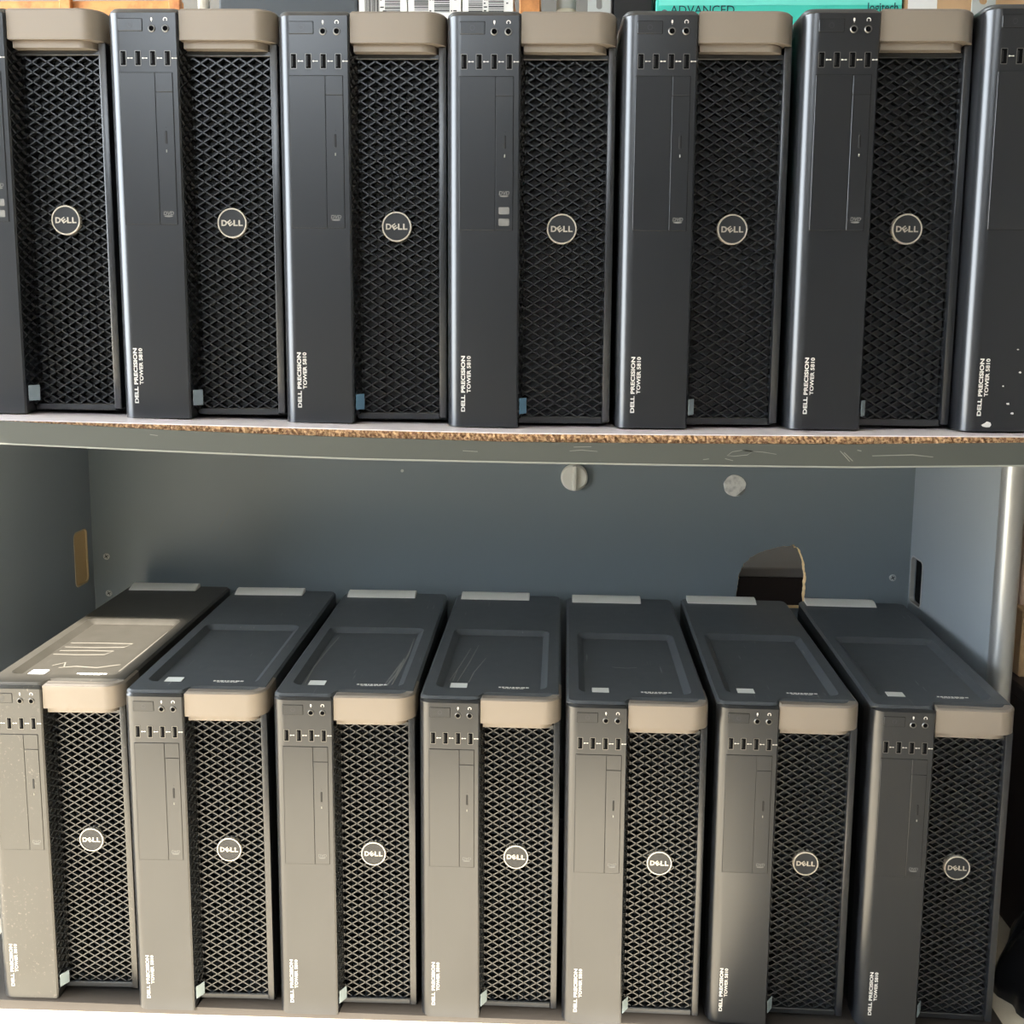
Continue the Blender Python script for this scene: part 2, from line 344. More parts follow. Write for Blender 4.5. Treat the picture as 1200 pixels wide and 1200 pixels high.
for x, z in ((-0.1375, -0.1445), (0.158, -0.146)):
    bm = bmesh.new(); prism(bm, arc(x, z, 0.0026, 0, 330, 11), -0.001, 0.001, f=FRONT(YB)); bench_part('screw_hole_plug', bm, SCREW)

# ------------------------------------------------------------------ tower computer
W, H, D = 0.1726, 0.420, 0.471; P = 0.0747; YG = 0.024
PR = {}                                      # kept for variants
def make_tower():
    t = empty('tower_computer')
    box('case_body', (0.0012, W-0.0012, 0.034, D-0.003, 0.002, H-0.016), BODY, t, 0.002)
    # top cover with sloped recess
    outer = [(W-0.0006, 0.021), (W-0.0006, D-0.012)]+arc(W-0.0126, D-0.012, 0.012, 0, 90, 4)[1:]+arc(0.0126, D-0.012, 0.012, 90, 180, 4)+[(0.0006, 0.018)]+arc(0.0126, 0.017, 0.012, 180, 270, 4)+[(0.068, 0.0050)]+arc(0.068, 0.013, 0.008, -90, -10, 4)+[(0.0795, 0.0185), (0.086, 0.021)]
    rec = rrect(0.016, 0.155, 0.037, 0.279, 0.012); rin = inset(rec, 0.0085)
    bm = bmesh.new()
    ot = inset(outer, 0.003); oo = outer if area2(outer) > 0 else outer[::-1]; rc_ = rec if area2(rec) > 0 else rec[::-1]
    b0 = [bm.verts.new((x, y, H-0.018)) for x, y in oo]; b1 = [bm.verts.new((x, y, H-0.0028)) for x, y in oo]; b2 = [bm.verts.new((x, y, H)) for x, y in ot]
    r0 = [bm.verts.new((x, y, H)) for x, y in rc_]; r1 = [bm.verts.new((x, y, H-0.0065)) for x, y in rin]
    n = len(b0)
    for a, b in ((b0, b1), (b1, b2)):
        for i in range(n): bm.faces.new((a[i], a[(i+1) % n], b[(i+1) % n], b[i]))
    for i in range(len(r0)): j = (i+1) % len(r0); bm.faces.new((r0[i], r0[j], r1[j], r1[i]))
    bm.faces.new(r1); bm.faces.new(b0[::-1])
    fl = b2+r0
    for tr in tessellate_polygon([[Vector((x, y, 0)) for x, y in ot], [Vector((x, y, 0)) for x, y in rc_]]): bm.faces.new([fl[i] for i in tr])
    cover = fin('top_cover', bm, TOP, t, 25)
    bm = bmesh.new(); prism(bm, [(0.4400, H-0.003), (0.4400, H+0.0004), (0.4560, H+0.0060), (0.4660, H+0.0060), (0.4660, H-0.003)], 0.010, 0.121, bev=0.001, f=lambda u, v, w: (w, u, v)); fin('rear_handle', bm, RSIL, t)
    # front panel
    prof = [(0.0006, 0.040)]+arc(0.0156, 0.015, 0.015, 180, 270, 10)+[(0.0730, 0.0), (P, 0.0018), (P, 0.030), (P, 0.040)]
    bm = bmesh.new(); prism(bm, prof, 0.0015, H-0.0030, bev=0.0030); fin('front_panel', bm, BEZ, t, 40)
    def plate(name, x0, x1, z0, z1, h0, h1, m, par, r=0.0008, bev=0.0002):
        bm = bmesh.new(); prism(bm, rrect(x0, x1, z0, z1, r, 3), h0, h1, bev=bev, f=FRONT(0)); return fin(name, bm, m, par, 30)
    plate('drive_surround', 0.0128, 0.0684, 0.2035, 0.3560, -0.001, 0.00015, GAP, t)
    plate('blank_bezel', 0.0134, 0.0497, 0.2041, 0.3554, -0.001, 0.0007, BEZ, t)
    plate('bay_cover', 0.0503, 0.0678, 0.3369, 0.3554, -0.001, 0.0007, BEZ, t)
    dr = plate('drive_bezel', 0.0503, 0.0678, 0.2041, 0.3363, -0.001, 0.0007, BEZ, t)
    plate('eject_button', 0.0583, 0.0606, 0.2850, 0.2980, 0.0006, 0.0011, GAP, dr, 0.0009)
    plate('drive_light', 0.0589, 0.0600, 0.2765, 0.2795, 0.0006, 0.0010, LED, dr, 0.0004)
    plate('eject_pinhole', 0.0593, 0.0602, 0.3010, 0.3019, 0.0006, 0.0008, GAP, dr, 0.0004)
    me = join_meshes('disc_mark', [xform(text_mesh('DVD', 0.0052, 1.0, 0.0001, 0, 'CENTER', 0.15), Matrix.Translation((0.0590, -0.0008, 0.2135)) @ ONFRONT)])
    bm = bmesh.new(); bm.from_mesh(me); prism(bm, [(0.0590+0.0045*math.cos(a), 0.2122+0.0009*math.sin(a)) for a in [k*math.pi/8 for k in range(16)]], 0.0007, 0.0008, f=FRONT(0)); PR['mark'] = fin('disc_mark', bm, PRG, dr, 0)
    plate('power_button_surround', 0.0136, 0.0392, 0.3958, 0.4086, -0.001, 0.00015, GAP, t)
    pb = plate('power_button', 0.0142, 0.0386, 0.3964, 0.4080, -0.001, 0.0006, BEZ, t)
    bm = bmesh.new(); prism(bm, arc(0.0264, 0.4022, 0.0026, 0, 348, 30), 0.0005, 0.0007, [arc(0.0264, 0.4022, 0.0020, 0, 348, 30)], f=FRONT(0)); fin('power_mark', bm, mat('faint_print', srgb(70, 70, 74), 0.5), pb, 0)
    for x in (0.0484, 0.0625):
        bm = bmesh.new(); prism(bm, arc(x, 0.3987, 0.0038, 0, 348, 30), -0.002, 0.0011, [arc(x, 0.3987, 0.0026, 0, 348, 30)], bev=0.0006, f=FRONT(0)); j = fin('audio_jack', bm, CHR, t, 30)
        bm = bmesh.new(); prism(bm, arc(x, 0.3987, 0.0026, 0, 348, 20), -0.001, 0.0002, f=FRONT(0)); fin('jack_hole', bm, DARK, j, 0)
    bm = bmesh.new(); prism(bm, rrect(0.0475, 0.0493, 0.4062, 0.4094, 0.0008, 3), -0.0005, 0.0001, f=FRONT(0)); prism(bm, [(0.0482, 0.4050), (0.0486, 0.4050), (0.0486, 0.4063), (0.0482, 0.4063)], -0.0005, 0.0001, f=FRONT(0)); fin('microphone_mark', bm, PRT, t, 0)
    bm = bmesh.new(); prism(bm, arc(0.0625, 0.4074, 0.0022, -40, 220, 16)+arc(0.0625, 0.4074, 0.0014, 220, -40, 16), -0.0005, 0.0001, f=FRONT(0)); fin('headphone_mark', bm, PRT, t, 0)
    for x in (0.0181, 0.0332, 0.0484, 0.0635):
        bm = bmesh.new(); prism(bm, rrect(x-0.0033, x+0.0033, 0.3621, 0.3773, 0.0007, 2), -0.004, 0.0004, [rrect(x-0.0026, x+0.0026, 0.3628, 0.3766, 0.0004, 2)], f=FRONT(0)); u = fin('usb_port', bm, CHR, t, 30)
        bm = bmesh.new(); prism(bm, rrect(x-0.0026, x+0.0026, 0.3628, 0.3766, 0.0004, 2), -0.003, 0.0002, f=FRONT(0)); fin('socket', bm, DARK, u, 0)
        bm = bmesh.new(); prism(bm, [(x-0.0022, 0.3645), (x-0.0008, 0.3645), (x-0.0008, 0.3750), (x-0.0022, 0.3750)], 0.0001, 0.0004, f=FRONT(0)); fin('tongue', bm, BLK, u, 0)
        bm = bmesh.new(); prism(bm, [(x+0.0046, 0.3695), (x+0.0085, 0.3695), (x+0.0085, 0.3690), (x+0.0100, 0.3698), (x+0.0085, 0.3706), (x+0.0085, 0.3701), (x+0.0046, 0.3701)], -0.0005, 0.0001, f=FRONT(0))
        prism(bm, arc(x+0.0050, 0.3698, 0.0008, 0, 330, 11), -0.0005, 0.0002, f=FRONT(0)); fin('usb_mark', bm, PRT, t, 0)
    # model lettering reading upwards
    R90 = Matrix.Rotation(math.pi/2, 4, 'Z')
    def vtext(s, x, z0, length, h, bold):
        me = text_mesh(s, h*1.38, 1.0, bold)
        xs_ = [v.co.x for v in me.vertices]; l = max(xs_)-min(xs_); ym = [v.co.y for v in me.vertices]
        xform(me, Matrix.Diagonal((length/l, h/(max(ym)-min(ym)), 1, 1)) @ Matrix.Translation((-min(xs_), -min(ym), 0)))
        return xform(me, Matrix.Translation((x, -0.00025, z0)) @ ONFRONT @ R90)
    me = join_meshes('model_lettering', [vtext('DELL PRECISION', 0.0194, 0.0174, 0.0582, 0.0042, 0.00018), vtext('TOWER 5810', 0.0252, 0.0372, 0.0384, 0.0040, 0.00012)])
    link('model_lettering', me, PRT, t)
    # handle
    out_ = [(P+0.0006, 0.0030)]+arc(W-0.0222, 0.0252, 0.0222, -90, 0, 8)+[(W, 0.062)]
    inn_ = [(W-0.013, 0.062)]+arc(W-0.0222, 0.0252, 0.0092, 0, -90, 6)+[(P+0.0006, 0.0182)]
    bm = bmesh.new(); prism(bm, out_+inn_, 0.3884, H-0.0008, bev=0.0022); hd = fin('handle', bm, SIL, t, 35)
    o2 = [(P+0.0030, 0.0090)]+arc(W-0.0260, 0.0250, 0.0160, -90, 0, 8)+[(W-0.010, 0.058)]
    i2 = [(W-0.022, 0.058)]+arc(W-0.0260, 0.0250, 0.0040, 0, -90, 6)+[(P+0.0030, 0.0200)]
    bm = bmesh.new(); prism(bm, o2+i2, 0.3812, 0.3884, bev=0.0004); fin('lower_lip', bm, SIL, hd, 35)
    # grille
    box('grille_backing', (P+0.0002, W-0.002, 0.0305, 0.0345, 0.004, 0.3812), BACKP, t)
    path = [(0.0752, 0.0025), (0.0795, YG), (0.1640, YG)]
    l0 = math.dist(path[0], path[1]); l1 = math.dist(path[1], path[2]); ST = l0+l1; zb, zt = 0.0105, 0.3800
    def at(s):
        if s <= l0: k = s/l0; return path[0][0]+(path[1][0]-path[0][0])*k, path[0][1]+(path[1][1]-path[0][1])*k, (0.985, -0.17)
        return path[1][0]+(s-l0), YG, (0.0, -1.0)
    PX, PZ = 0.0161, 0.0100; sl = PZ/PX; bw = 0.00080
    bm = bmesh.new()
    for fam in (1, -1):
        k = -12
        while k < 60:
            c = zb+k*PZ; k += 1
            # z = c + fam*sl*s
            segs = []
            for s0, s1 in ((0, l0), (l0, ST)):
                a, b = s0, s1
                za, z2 = c+fam*sl*a, c+fam*sl*b
                if max(za, z2) < zb or min(za, z2) > zt: continue
                f_ = lambda z: (z-c)/(fam*sl)
                lo_, hi_ = sorted((f_(zb), f_(zt))); a = max(a, lo_); b = min(b, hi_)
                if b-a > 0.0012: segs.append((a, b))
            for a, b in segs:
                dep = 0.0028 if a < l0-1e-6 else 0.0062
                vs = []
                for s in (a, b):
                    x, y, nn = at(s if s > a else s+1e-6) if s == a else at(s-1e-6)
                    z = c+fam*sl*s
                    for dz, dn in ((-bw*2.3, -dep), (-bw, 0.0), (bw, 0.0), (bw*2.3, -dep)):
                        vs.append(bm.verts.new((x+nn[0]*dn, y+nn[1]*dn, z+dz)))
                for q in range(4): bm.faces.new((vs[q], vs[(q+1) % 4], vs[4+(q+1) % 4], vs[4+q]))
                bm.faces.new(vs[0:4]); bm.faces.new(vs[4:8])
    fin('grille', bm, GRI, t, 0)
    box('grille_side_rim', (0.1640, W-0.0006, 0.0165, 0.0400, 0.0060, 0.3880), BEZ, t, 0.0012, 2)
    box('grille_lower_rim', (P+0.0002, 0.1640, 0.0205, 0.0345, 0.0040, 0.0112), GRI, t, 0.0010)
    box('grille_upper_rim', (P+0.0002, 0.1640, 0.0205, 0.0345, 0.3765, 0.3812), GRI, t, 0.0005)
    # round badge
    bx_, bz = 0.1188, 0.2075
    bm = bmesh.new(); prism(bm, arc(bx_, bz, 0.0150, 0, 352.5, 47), -0.008, 0.0030, f=FRONT(YG)); bd = fin('logo_badge', bm, DISC, t, 30)
    bm = bmesh.new(); prism(bm, arc(bx_, bz, 0.0156, 0, 352.5, 47), -0.004, 0.0038, [arc(bx_, bz, 0.0141, 0, 352.5, 47)], bev=0.0003, f=FRONT(YG)); fin('logo_ring', bm, RING, bd, 30)
    mes = []
    def glyph(ch, wdt, hgt, x, rot=0.0, bold=0.00034):
        me = text_mesh(ch, 0.010, 1.0, bold); X = [v.co.x for v in me.vertices]; Y = [v.co.y for v in me.vertices]
        xform(me, Matrix.Diagonal((wdt/(max(X)-min(X)), hgt/(max(Y)-min(Y)), 1, 1)) @ Matrix.Translation((-(min(X)+max(X))/2, -(min(Y)+max(Y))/2, 0)))
        mes.append(xform(me, Matrix.Translation((bx_+x, YG-0.0034, bz)) @ ONFRONT @ Matrix.Rotation(rot, 4, 'Z')))
    glyph('D', 0.0058, 0.0062, -0.0084); glyph('E', 0.0048, 0.0056, -0.0022, 0.62); glyph('L', 0.0046, 0.0062, 0.0037); glyph('L', 0.0046, 0.0062, 0.0091)
    link('logo_lettering', join_meshes('logo_lettering', mes), RING, bd)
    # processor sticker on the slanted step beside the grille
    bm = bmesh.new(); prism(bm, [(0, 0), (0.0125, 0), (0.0125, 0.0165), (0, 0.0165)], 0, 0.0006, f=lambda u, v, w: (0.0762+u*0.55+w, 0.0040+u*0.85-w*0.5, 0.0150+v)); PR['sticker'] = fin('processor_sticker', bm, STK2, t, 0)
    return t
T0 = make_tower()
# stickers and fine print that show on the tops of the lower row
def top_extras(t, dx=0.0, m=WST):
    bm = bmesh.new(); prism(bm, [(0.033+dx, 0.047), (0.054+dx, 0.047), (0.054+dx, 0.068), (0.033+dx, 0.068)], H-0.0066, H-0.0055); o = fin('paper_sticker', bm, m, t, 0)
    bm = bmesh.new(); rr = random.Random(3)
    for row in range(3):
        x = 0.094
        while x < 0.131:
            l = rr.uniform(0.002, 0.0055); y = 0.0575-row*0.0045
            if rr.random() < 0.85: prism(bm, [(x, y), (min(x+l, 0.132), y), (min(x+l, 0.132), y+0.0030), (x, y+0.0030)], H-0.0066, H-0.0063)
            x += l+0.0012
    p = fin('fine_print', bm, PRT, t, 0); p['kind'] = 'stuff'; return o, p
disc_marks = None

UP = [(-0.5310, 0.0107, 0.0040), (-0.3492, 0.0033, 0.0120), (-0.1744, 0.0038, 0.0110), (-0.0006, -0.0016, 0.0108), (0.1764, -0.0006, 0.0120), (0.3547, -0.0027, 0.0079), (0.5284, -0.0129, -0.0004)]
LO = [(-0.5873, 0.1151, 0.0100), (-0.4062, 0.1018, 0.0120), (-0.2244, 0.1039, 0.0058), (-0.0467, 0.1091, -0.0120), (0.1312, 0.1063, -0.0180), (0.3135, 0.1182, -0.0300), (0.4997, 0.1212, -0.0450)]
ULAB = ['black tower computer at far left of upper shelf, cut off by the photo edge',
        'black tower computer on upper shelf, second from the left, before the wooden crate',
        'black tower computer on upper shelf, third from left, before the slate monitor',
        'black tower computer in middle of upper shelf with three marks on its drive',
        'black tower computer on upper shelf in front of the teal box word ADVANCED',
        'black tower computer on upper shelf, last fully visible one toward the right',
        'black scuffed tower computer at far right of upper shelf, mostly outside the photo']
LLAB = ['dusty tower computer at far left of lower row with sunlight on its top',
        'black tower computer in lower row directly right of the dusty sunlit one',
        'black tower computer third from left in lower row with scratched top recess',
        'black tower computer in the middle of the lower row, fourth from either end',
        'black tower computer in lower row, third from the right, below the white round plug',
        'black tower computer in lower row, second from the right, below the ragged hole',
        'black tower computer at far right of lower row beside the bench side panel']
def set_mat(o, m):
    o.material_slots[0].link = 'OBJECT'; o.material_slots[0].material = m
def kids(o):
    for c in o.children:
        yield c
        yield from kids(c)
towers_u, towers_l = [], []
for i, (x, y, a) in enumerate(UP):
    t = T0 if i == 0 else copy_tree(T0)
    t.location = (x, y, sag(x+0.086)); t.rotation_euler = (0, 0, a)
    tag(t, ULAB[i], 'computer', 'tower computers on the upper shelf'); towers_u.append(t)
for i, (x, y, a) in enumerate(LO):
    t = copy_tree(T0); t.location = (x, y, GZ+floor_z(x)); t.rotation_euler = (0, 0, a)
    tag(t, LLAB[i], 'computer', 'tower computers in the lower row'); towers_l.append(t)
    if i == 0: S1 = top_extras(t)
    else:
        for o in S1: c = o.copy(); COL.objects.link(c); c.parent = t
for i in (2, 3):
    for o in kids(towers_u[i]):
        if o.name.startswith('processor_sticker'): set_mat(o, STK)
for i, ts in ((0, towers_l),):
    for o in kids(ts[i]):
        n_ = o.name.split('.')[0]
        if n_ in ('front_panel', 'blank_bezel', 'drive_bezel', 'bay_cover', 'power_button', 'grille_side_rim'): set_mat(o, BEZD)
        if n_ == 'top_cover': set_mat(o, TOPD)
# extra disc marks on two drives
for i in (0, 3):
    for o in list(kids(towers_u[i])):
        if o.name.startswith('drive_bezel'):
            for c in o.children:
                if c.name.startswith('disc_mark'): c.location = (0, 0, 0.026)
            for z in (0.2200, 0.2085):
                bm = bmesh.new(); prism(bm, rrect(0.0535, 0.0645, z, z+0.0072, 0.0012, 3), 0.0006, 0.0009, f=FRONT(0)); b = fin('disc_mark_box', bm, PRG, o, 0)
# chips in the paint of the rightmost upper tower
bm = bmesh.new(); rr = random.Random(5)
for cx, cz, r in ((0.026, 0.008, 0.0032), (0.046, 0.030, 0.0013), (0.051, 0.020, 0.0012), (0.040, 0.048, 0.0008), (0.056, 0.062, 0.0010), (0.052, 0.085, 0.0008)):
    prism(bm, [(cx+r*rr.uniform(.6, 1.3)*math.cos(k*math.pi/4)*1.4, cz+r*rr.uniform(.6, 1.2)*math.sin(k*math.pi/4)) for k in range(8)], -0.0003, 0.00012, f=FRONT(0))
fin('paint_chips', bm, PRT, towers_u[6], 0)['kind'] = 'stuff'

# ------------------------------------------------------------------ rack behind with the boxes seen over the upper row
rack = tag(empty('metal_rack', (0, 0.95, GF)), 'grey metal rack behind the bench holding boxes', 'rack')
def rp(name, dims, m, bev=0.0):
    o = box(name, dims, m, None, bev); o.parent = rack; o.matrix_parent_inverse = Matrix.Translation((0, -0.95, -GF)); return o
RZ = 0.20
rp('deck', (-1.15, 1.15, 0.72, 1.20, RZ-0.03, RZ), RACKM, 0.002)
for x in (-1.13, 1.09):
    for y in (0.722, 1.16): rp('post', (x, x+0.04, y, y+0.035, GF, RZ-0.03), RACKM)
# wooden crate
cr = tag(empty('wooden_crate', (-0.79, 0.90, RZ)), 'orange wooden slatted crate at the top left corner', 'crate')
def cpart(par, org, name, dims, m, bev=0.0015):
    x0, x1, y0, y1, z0, z1 = dims
    return box(name, (x0-org[0], x1-org[0], y0-org[1], y1-org[1], z0-org[2], z1-org[2]), m, par, bev)
CO = (-0.79, 0.90, RZ)
for k in range(8):
    z1 = 0.645-k*0.056
    for y in (0.752, 1.03): cpart(cr, CO, 'slat', (-1.06, -0.528, y, y+0.014, max(z1-0.046, RZ+0.004), z1), WOOD)
for x in (-1.06, -0.735, -0.546):
    for y in (0.740, 1.046): cpart(cr, CO, 'post', (x, x+0.020, y, y+0.012, RZ, 0.668), WOOD)
cpart(cr, CO, 'crate_bottom', (-1.05, -0.54, 0.768, 1.028, RZ, RZ+0.012), WOOD)
# white tube between crate and monitor
bm = bmesh.new(); tube(bm, [(0, 0, 0), (0, 0, 0.40), (0, 0, 0.50)], [0.010, 0.010, 0.010], 16); tag(fin('cardboard_tube', bm, KNOB), 'thin white tube standing between wooden crate and slate monitor', 'tube').location = (-0.498, 0.78, RZ)
# monitor seen from behind
mo = tag(empty('computer_monitor', (-0.35, 0.86, RZ)), 'dark slate monitor housing standing behind the upper row', 'monitor')
MO = (-0.35, 0.86, RZ)
cpart(mo, MO, 'housing', (-0.466, -0.228, 0.76, 0.80, RZ+0.06, 0.72), SLATE, 0.004)
cpart(mo, MO, 'screen', (-0.458, -0.236, 0.800, 0.803, RZ+0.07, 0.71), BLK, 0.001)
cpart(mo, MO, 'stand', (-0.37, -0.32, 0.80, 0.83, RZ+0.01, 0.45), BLK, 0.002); cpart(mo, MO, 'foot', (-0.45, -0.25, 0.76, 0.90, RZ, RZ+0.012), BLK, 0.003)
def barcode(o, x0, x1, z0, z1, yf, vertical=False, seed=1):
    rr = random.Random(seed); bm = bmesh.new(); a, b = (z0, z1) if vertical else (x0, x1); p = a
    while p < b:
        wd = rr.choice((0.0008, 0.0012, 0.0020)); q = min(p+wd, b)
        if vertical: prism(bm, [(x0, p), (x1, p), (x1, q), (x0, q)], 0, 0.0004, f=FRONT(yf))
        else: prism(bm, [(p, z0), (q, z0), (q, z1), (p, z1)], 0, 0.0004, f=FRONT(yf))
        p = q+rr.choice((0.0008, 0.0014))
    return fin('barcode', bm, INK, o, 0)
def wcarton(x0, x1, z1, lab, seed, vert):
    o = tag(empty('white_carton', ((x0+x1)/2, 0.85, RZ)), lab, 'carton', 'white label cartons'); O = ((x0+x1)/2, 0.85, RZ)
    cpart(o, O, 'carton', (x0, x1, 0.75, 0.95, RZ, z1), WCART, 0.001)
    cx = (x0+x1)/2
    b = barcode(o, x0+0.010-O[0], x0+0.034-O[0], 0.618-O[2], 0.645-O[2], 0.75-O[1], vert, seed)
    c = barcode(o, x0+0.044-O[0], x0+0.070-O[0], 0.624-O[2], 0.650-O[2], 0.75-O[1], True, seed+3)
    rr = random.Random(seed); bm = bmesh.new()
    for r_ in range(9):
        z = 0.655-r_*0.006; x = x0+0.036
        while x < x1-0.012:
            l = rr.uniform(0.002, 0.007)
            if rr.random() < 0.45 and not (x0+0.042 < x < x0+0.072): prism(bm, [(x-O[0], z-O[2]), (x+l-O[0], z-O[2]), (x+l-O[0], z+0.002-O[2]), (x-O[0], z+0.002-O[2])], 0, 0.0004, f=FRONT(0.75-O[1]))
            x += l+0.002
    fin('fine_print', bm, INK, o, 0)['kind'] = 'stuff'
wcarton(-0.222, -0.140, 0.66, 'white barcode carton right beside the slate monitor', 11, False)
wcarton(-0.138, -0.048, 0.665, 'middle one of the three white barcode cartons', 12, True)
wcarton(-0.046, 0.040, 0.66, 'white barcode carton next to the tan board', 14, True)
tag(box('wooden_board', (0.050, 0.086, 0.75, 0.90, RZ, 0.67), WOOD, None, 0.002), 'tan wooden board upright between white cartons and grey bottle', 'board')
bo = tag(empty('plastic_bottle', (0.130, 0.80, RZ)), 'translucent grey bottle standing beside the tan board', 'bottle')
bm = bmesh.new(); tube(bm, [(0, 0, 0), (0, 0, 0.40), (0, 0, 0.425), (0, 0, 0.44)], [0.036, 0.036, 0.030, 0.016], 24); fin('bottle_body', bm, mat('bottle_plastic', srgb(185, 182, 165), 0.3), bo)
bm = bmesh.new(); tube(bm, [(0, 0, 0.44), (0, 0, 0.47)], [0.017, 0.017], 20); fin('cap', bm, GREYP, bo)
gb = tag(empty('slotted_bracket', (0.185, 0.80, RZ)), 'pale grey slotted bracket left of the black case', 'bracket')
bm = bmesh.new(); prism(bm, [(-0.019, 0), (0.019, 0), (0.019, 0.47), (-0.019, 0.47)], 0, 0.02, [rrect(-0.005, 0.005, 0.428, 0.455, 0.0045)], f=FRONT(-0.03)); fin('bracket_plate', bm, GREYP, gb, 0)
bk = tag(box('black_case', (0.207, 0.276, 0.752, 0.92, RZ, 0.662), BLK, None, 0.004), 'small black plastic case left of the teal carton', 'case')
tl = tag(empty('teal_carton', (0.485, 0.85, RZ)), 'long teal carton with dark lettering behind the upper row', 'carton'); TO = (0.485, 0.85, RZ)
cpart(tl, TO, 'carton', (0.280, 0.690, 0.752, 0.95, RZ, 0.69), TEAL, 0.002)
cpart(tl, TO, 'carton_stripe', (0.285, 0.689, 0.7514, 0.7522, 0.634, 0.650), mat('pale_teal_ink', srgb(120, 230, 212), 0.45), 0)
def ftext(s, x, z, h, m, par, org, yf, name, bold=0.0, sx=1.0):
    me = text_mesh(s, h, sx, bold); xform(me, Matrix.Translation((x-org[0], yf-org[1], z-org[2])) @ ONFRONT); return link(name, me, m, par)
ftext('ADVANCED', 0.304, 0.6200, 0.0200, TEALT, tl, TO, 0.7510, 'carton_lettering')
ftext('logitech', 0.632, 0.6235, 0.0200, TEALT, tl, TO, 0.7510, 'carton_lettering', 0.0002, 0.82)
bm = bmesh.new(); prism(bm, arc(0.2945-TO[0], 0.622-TO[2], 0.0056, 0, 345, 23), 0, 0.0008, f=FRONT(0.752-TO[1])); fin('round_spot', bm, mat('grey_ink', srgb(95, 110, 112), 0.5), tl, 0)
tc_ = tag(empty('cardboard_carton', (0.80, 0.85, RZ)), 'brown cardboard carton with white label at the top right', 'carton'); TC = (0.80, 0.85, RZ)
cpart(tc_, TC, 'carton', (0.694, 0.94, 0.755, 0.95, RZ, 0.69), CARD, 0.002)
cpart(tc_, TC, 'paper_label', (0.700, 0.748, 0.7542, 0.7552, 0.58, 0.66), WCART, 0)
hb = tag(empty('steel_bracket', (0.815, 0.735, RZ)), 'pale steel bracket with a round hole before the brown carton', 'bracket')
bm = bmesh.new(); prism(bm, [(-0.012, 0), (0.012, 0), (0.020, 0.40), (0.020, 0.46), (-0.018, 0.46), (-0.018, 0.40)], 0, 0.004, [arc(0.0, 0.435, 0.007, 0, 345, 23)], f=FRONT(0.0)); fin('bracket_plate', bm, GREYP, hb, 0)

# ------------------------------------------------------------------ things right of the bench
cab = tag(empty('dark_cabinet', (1.03, 0.56, GF)), 'dark brown cabinet standing right of the bench', 'cabinet'); CB = (1.03, 0.56, GF)
cpart(cab, CB, 'carcass', (0.790, 1.30, 0.29, 0.70, GF, -0.425), BRN, 0.003)
cpart(cab, CB, 'cabinet_top', (0.785, 1.31, 0.28, 0.71, -0.425, -0.405), BRN, 0.003)
cpart(cab, CB, 'door', (0.830, 1.05, 0.282, 0.29, GZ+0.04, -0.44), BRN, 0.002); cpart(cab, CB, 'door', (1.055, 1.285, 0.282, 0.29, GZ+0.04, -0.44), BRN, 0.002)
for (z0, z1, x0, y0, m, lab) in ((-0.405, -0.305, 0.800, 0.40, CARD, 'flat tan carton lying on the dark cabinet right of the bench'),
                                (-0.305, -0.175, 0.808, 0.43, CARD2, 'pinkish carton, middle of the stack on the dark cabinet'),
                                (-0.175, -0.060, 0.803, 0.42, CARD2, 'pinkish carton topmost of the stack on the dark cabinet')):
    e = tag(empty('cardboard_carton', (1.0, 0.58, z0)), lab, 'carton', 'cartons stacked on the cabinet')
    cpart(e, (1.0, 0.58, z0), 'carton', (x0, 1.24, y0, 0.70, z0, z1), m, 0.002)
    cpart(e, (1.0, 0.58, z0), 'packing_tape', (x0+0.15, x0+0.20, y0-0.0006, y0+0.001, z0+0.002, z1-0.002), mat('tan_tape', srgb(150, 110, 70), 0.3), 0)
# crate behind the ragged hole
dk = tag(empty('dark_storage_box', (0.48, 0.80, GF)), 'dark brown box seen through the ragged hole', 'box'); DK = (0.48, 0.80, GF)
cpart(dk, DK, 'box_body', (0.30, 0.70, 0.70, 1.0, GF, -0.335), BRN, 0.002); cpart(dk, DK, 'lid', (0.295, 0.705, 0.695, 1.005, -0.335, -0.318), mat('brown_lid', srgb(125, 120, 115), 0.6), 0.002)
# crumpled black bag on the ground by the last tower
bag = tag(empty('plastic_bag', (0.81, 0.185, GF)), 'crumpled glossy black plastic bag on the ground beside the last lower tower', 'bag')
bm = bmesh.new(); NU, NV = 64, 26; rows = []
for j in range(NV+1):
    v = j/NV; row = []
    for i in range(NU):
        a = 2*math.pi*i/NU; e = v*math.pi/2
        fold = 1+0.07*math.sin(3*a+4*v)+0.05*math.sin(7*a-6*v+1.0)+0.025*math.sin(15*a+9*v)*math.cos(8*v)
        rr_ = (math.cos(e)**0.75)*fold+0.02
        row.append(bm.verts.new((0.098*rr_*math.cos(a), 0.082*rr_*math.sin(a), 0.135*math.sin(e)*(1+0.05*math.sin(5*a+3*v)))))
    rows.append(row)
for p, q in zip(rows, rows[1:]):
    for i in range(NU): bm.faces.new((p[i], p[(i+1) % NU], q[(i+1) % NU], q[i]))
bm.faces.new(rows[0][::-1]); bm.faces.new(rows[-1])
fin('bag_body', bm, GLOSS, bag, 70)
bm = bmesh.new(); tube(bm, [(0, 0, 0.128), (0.004, 0, 0.150), (0.012, 0.004, 0.168), (0.03, 0.008, 0.185)], [0.020, 0.010, 0.018, 0.030], 14); fin('knot', bm, GLOSS, bag, 70)

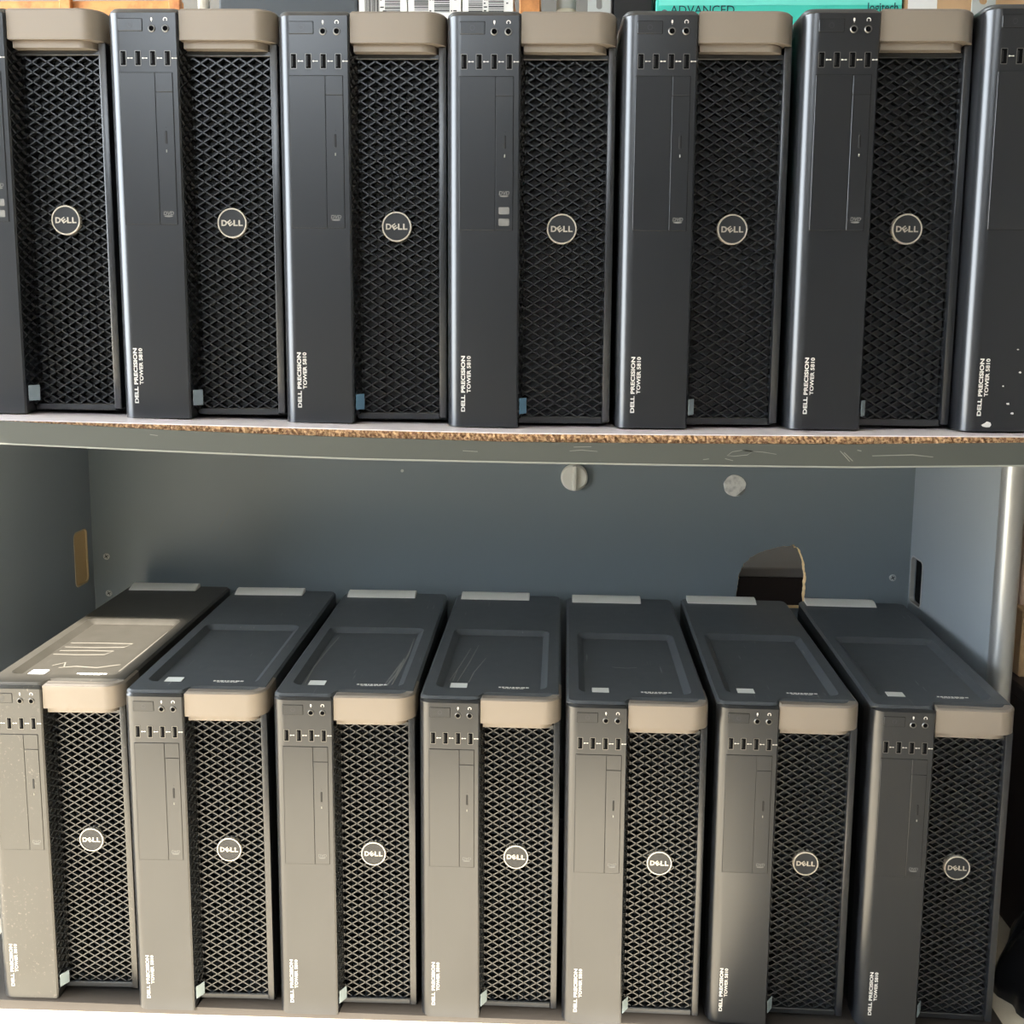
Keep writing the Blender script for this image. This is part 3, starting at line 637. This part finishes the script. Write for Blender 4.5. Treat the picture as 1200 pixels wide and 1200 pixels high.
# ------------------------------------------------------------------ scratches with a shape of their own
def strokes(name, par, lines, f, m, wd=0.0006):
    bm = bmesh.new()
    for pts in lines:
        n = len(pts); lft, rgt_ = [], []
        for i, p in enumerate(pts):
            a = Vector(pts[max(0, i-1)]); b = Vector(pts[min(n-1, i+1)]); d = (b-a).normalized(); k = wd*(0.35+0.65*math.sin(math.pi*(i+0.5)/n))
            lft.append((p[0]-d.y*k, p[1]+d.x*k)); rgt_.append((p[0]+d.y*k, p[1]-d.x*k))
        for i in range(n-1):
            q = [lft[i], lft[i+1], rgt_[i+1], rgt_[i]]
            prism(bm, q, 0, 0.0002, f=f)
    o = fin(name, bm, m, par, 0); o['kind'] = 'stuff'; return o
SCR = mat('scratch_grey', srgb(125, 125, 122), 0.6); SCA = mat('scratch_pale', srgb(128, 128, 121), 0.6)
onrec = lambda u, v, w: (u, v, H-0.0065+w)
strokes('scratch_marks', towers_l[3], [[(0.030, 0.080), (0.038, 0.140), (0.046, 0.210)], [(0.040, 0.075), (0.049, 0.150), (0.056, 0.225)], [(0.055, 0.075), (0.058, 0.110), (0.070, 0.170)], [(0.034, 0.078), (0.036, 0.120)]], onrec, SCR)
strokes('scratch_marks', towers_l[2], [[(0.138, 0.06), (0.141, 0.11), (0.144, 0.18), (0.143, 0.25)], [(0.132, 0.055), (0.138, 0.10), (0.1405, 0.16)], [(0.060, 0.05), (0.10, 0.046), (0.135, 0.058)], [(0.028, 0.06), (0.026, 0.12), (0.030, 0.20), (0.034, 0.25)], [(0.129, 0.06), (0.139, 0.145)]], onrec, SCR, 0.0011)
strokes('scratch_marks', towers_l[4], [[(0.062, 0.150), (0.080, 0.147), (0.095, 0.150)]], onrec, SCR)
onap = FRONT(-0.0462)
def ap(lines, wd=0.00035):
    o = strokes('scratch_marks', None, lines, onap, SCA, wd); o.parent = bench; o.matrix_parent_inverse = Matrix.Translation((0, -0.3, -GZ+0.008))
ap([[(0.286, -0.0235), (0.291, -0.0195), (0.300, -0.0180), (0.312, -0.0188), (0.306, -0.0225), (0.293, -0.0240), (0.287, -0.0235)], [(0.300, -0.0180), (0.322, -0.0195), (0.335, -0.0215)], [(0.284, -0.0265), (0.292, -0.0285)], [(0.262, -0.0278), (0.268, -0.0270)]])
ap([[(0.398, -0.0175), (0.403, -0.0225), (0.408, -0.0280)], [(0.402, -0.0190), (0.411, -0.0275)], [(0.43, -0.022), (0.47, -0.0205), (0.49, -0.0225)], [(0.415, -0.0165), (0.419, -0.0172)]], 0.0005)
ap([[(0.128, -0.0205), (0.140, -0.0195), (0.156, -0.0207)], [(0.132, -0.0165), (0.150, -0.0160)], [(0.02, -0.0215), (0.035, -0.0222)], [(-0.30, -0.0085), (-0.292, -0.0095)]])
onbk = FRONT(YB)
def bk_(lines, wd=0.0005):
    o = strokes('scratch_marks', None, lines, onbk, SCA, wd); o.parent = bench; o.matrix_parent_inverse = Matrix.Translation((0, -0.3, -GZ+0.008))
bk_([[(-0.432, -0.212), (-0.440, -0.228)], [(-0.443, -0.233), (-0.452, -0.250)], [(-0.458, -0.262), (-0.462, -0.268)], [(-0.396, -0.118), (-0.404, -0.128)]])

DST = mat('dust_ridge', srgb(96, 91, 81), 0.8)
strokes('dust_marks', towers_l[0], [[(0.030, 0.182), (0.070, 0.183), (0.118, 0.182), (0.112, 0.166), (0.070, 0.163), (0.030, 0.164)], [(0.030, 0.148), (0.070, 0.150), (0.104, 0.149), (0.098, 0.134), (0.060, 0.132), (0.028, 0.133)], [(0.060, 0.080), (0.080, 0.086), (0.110, 0.082), (0.135, 0.095)], [(0.048, 0.088), (0.060, 0.100), (0.066, 0.082)], [(0.144, 0.07), (0.146, 0.16), (0.147, 0.24)]], onrec, DST, 0.0013)
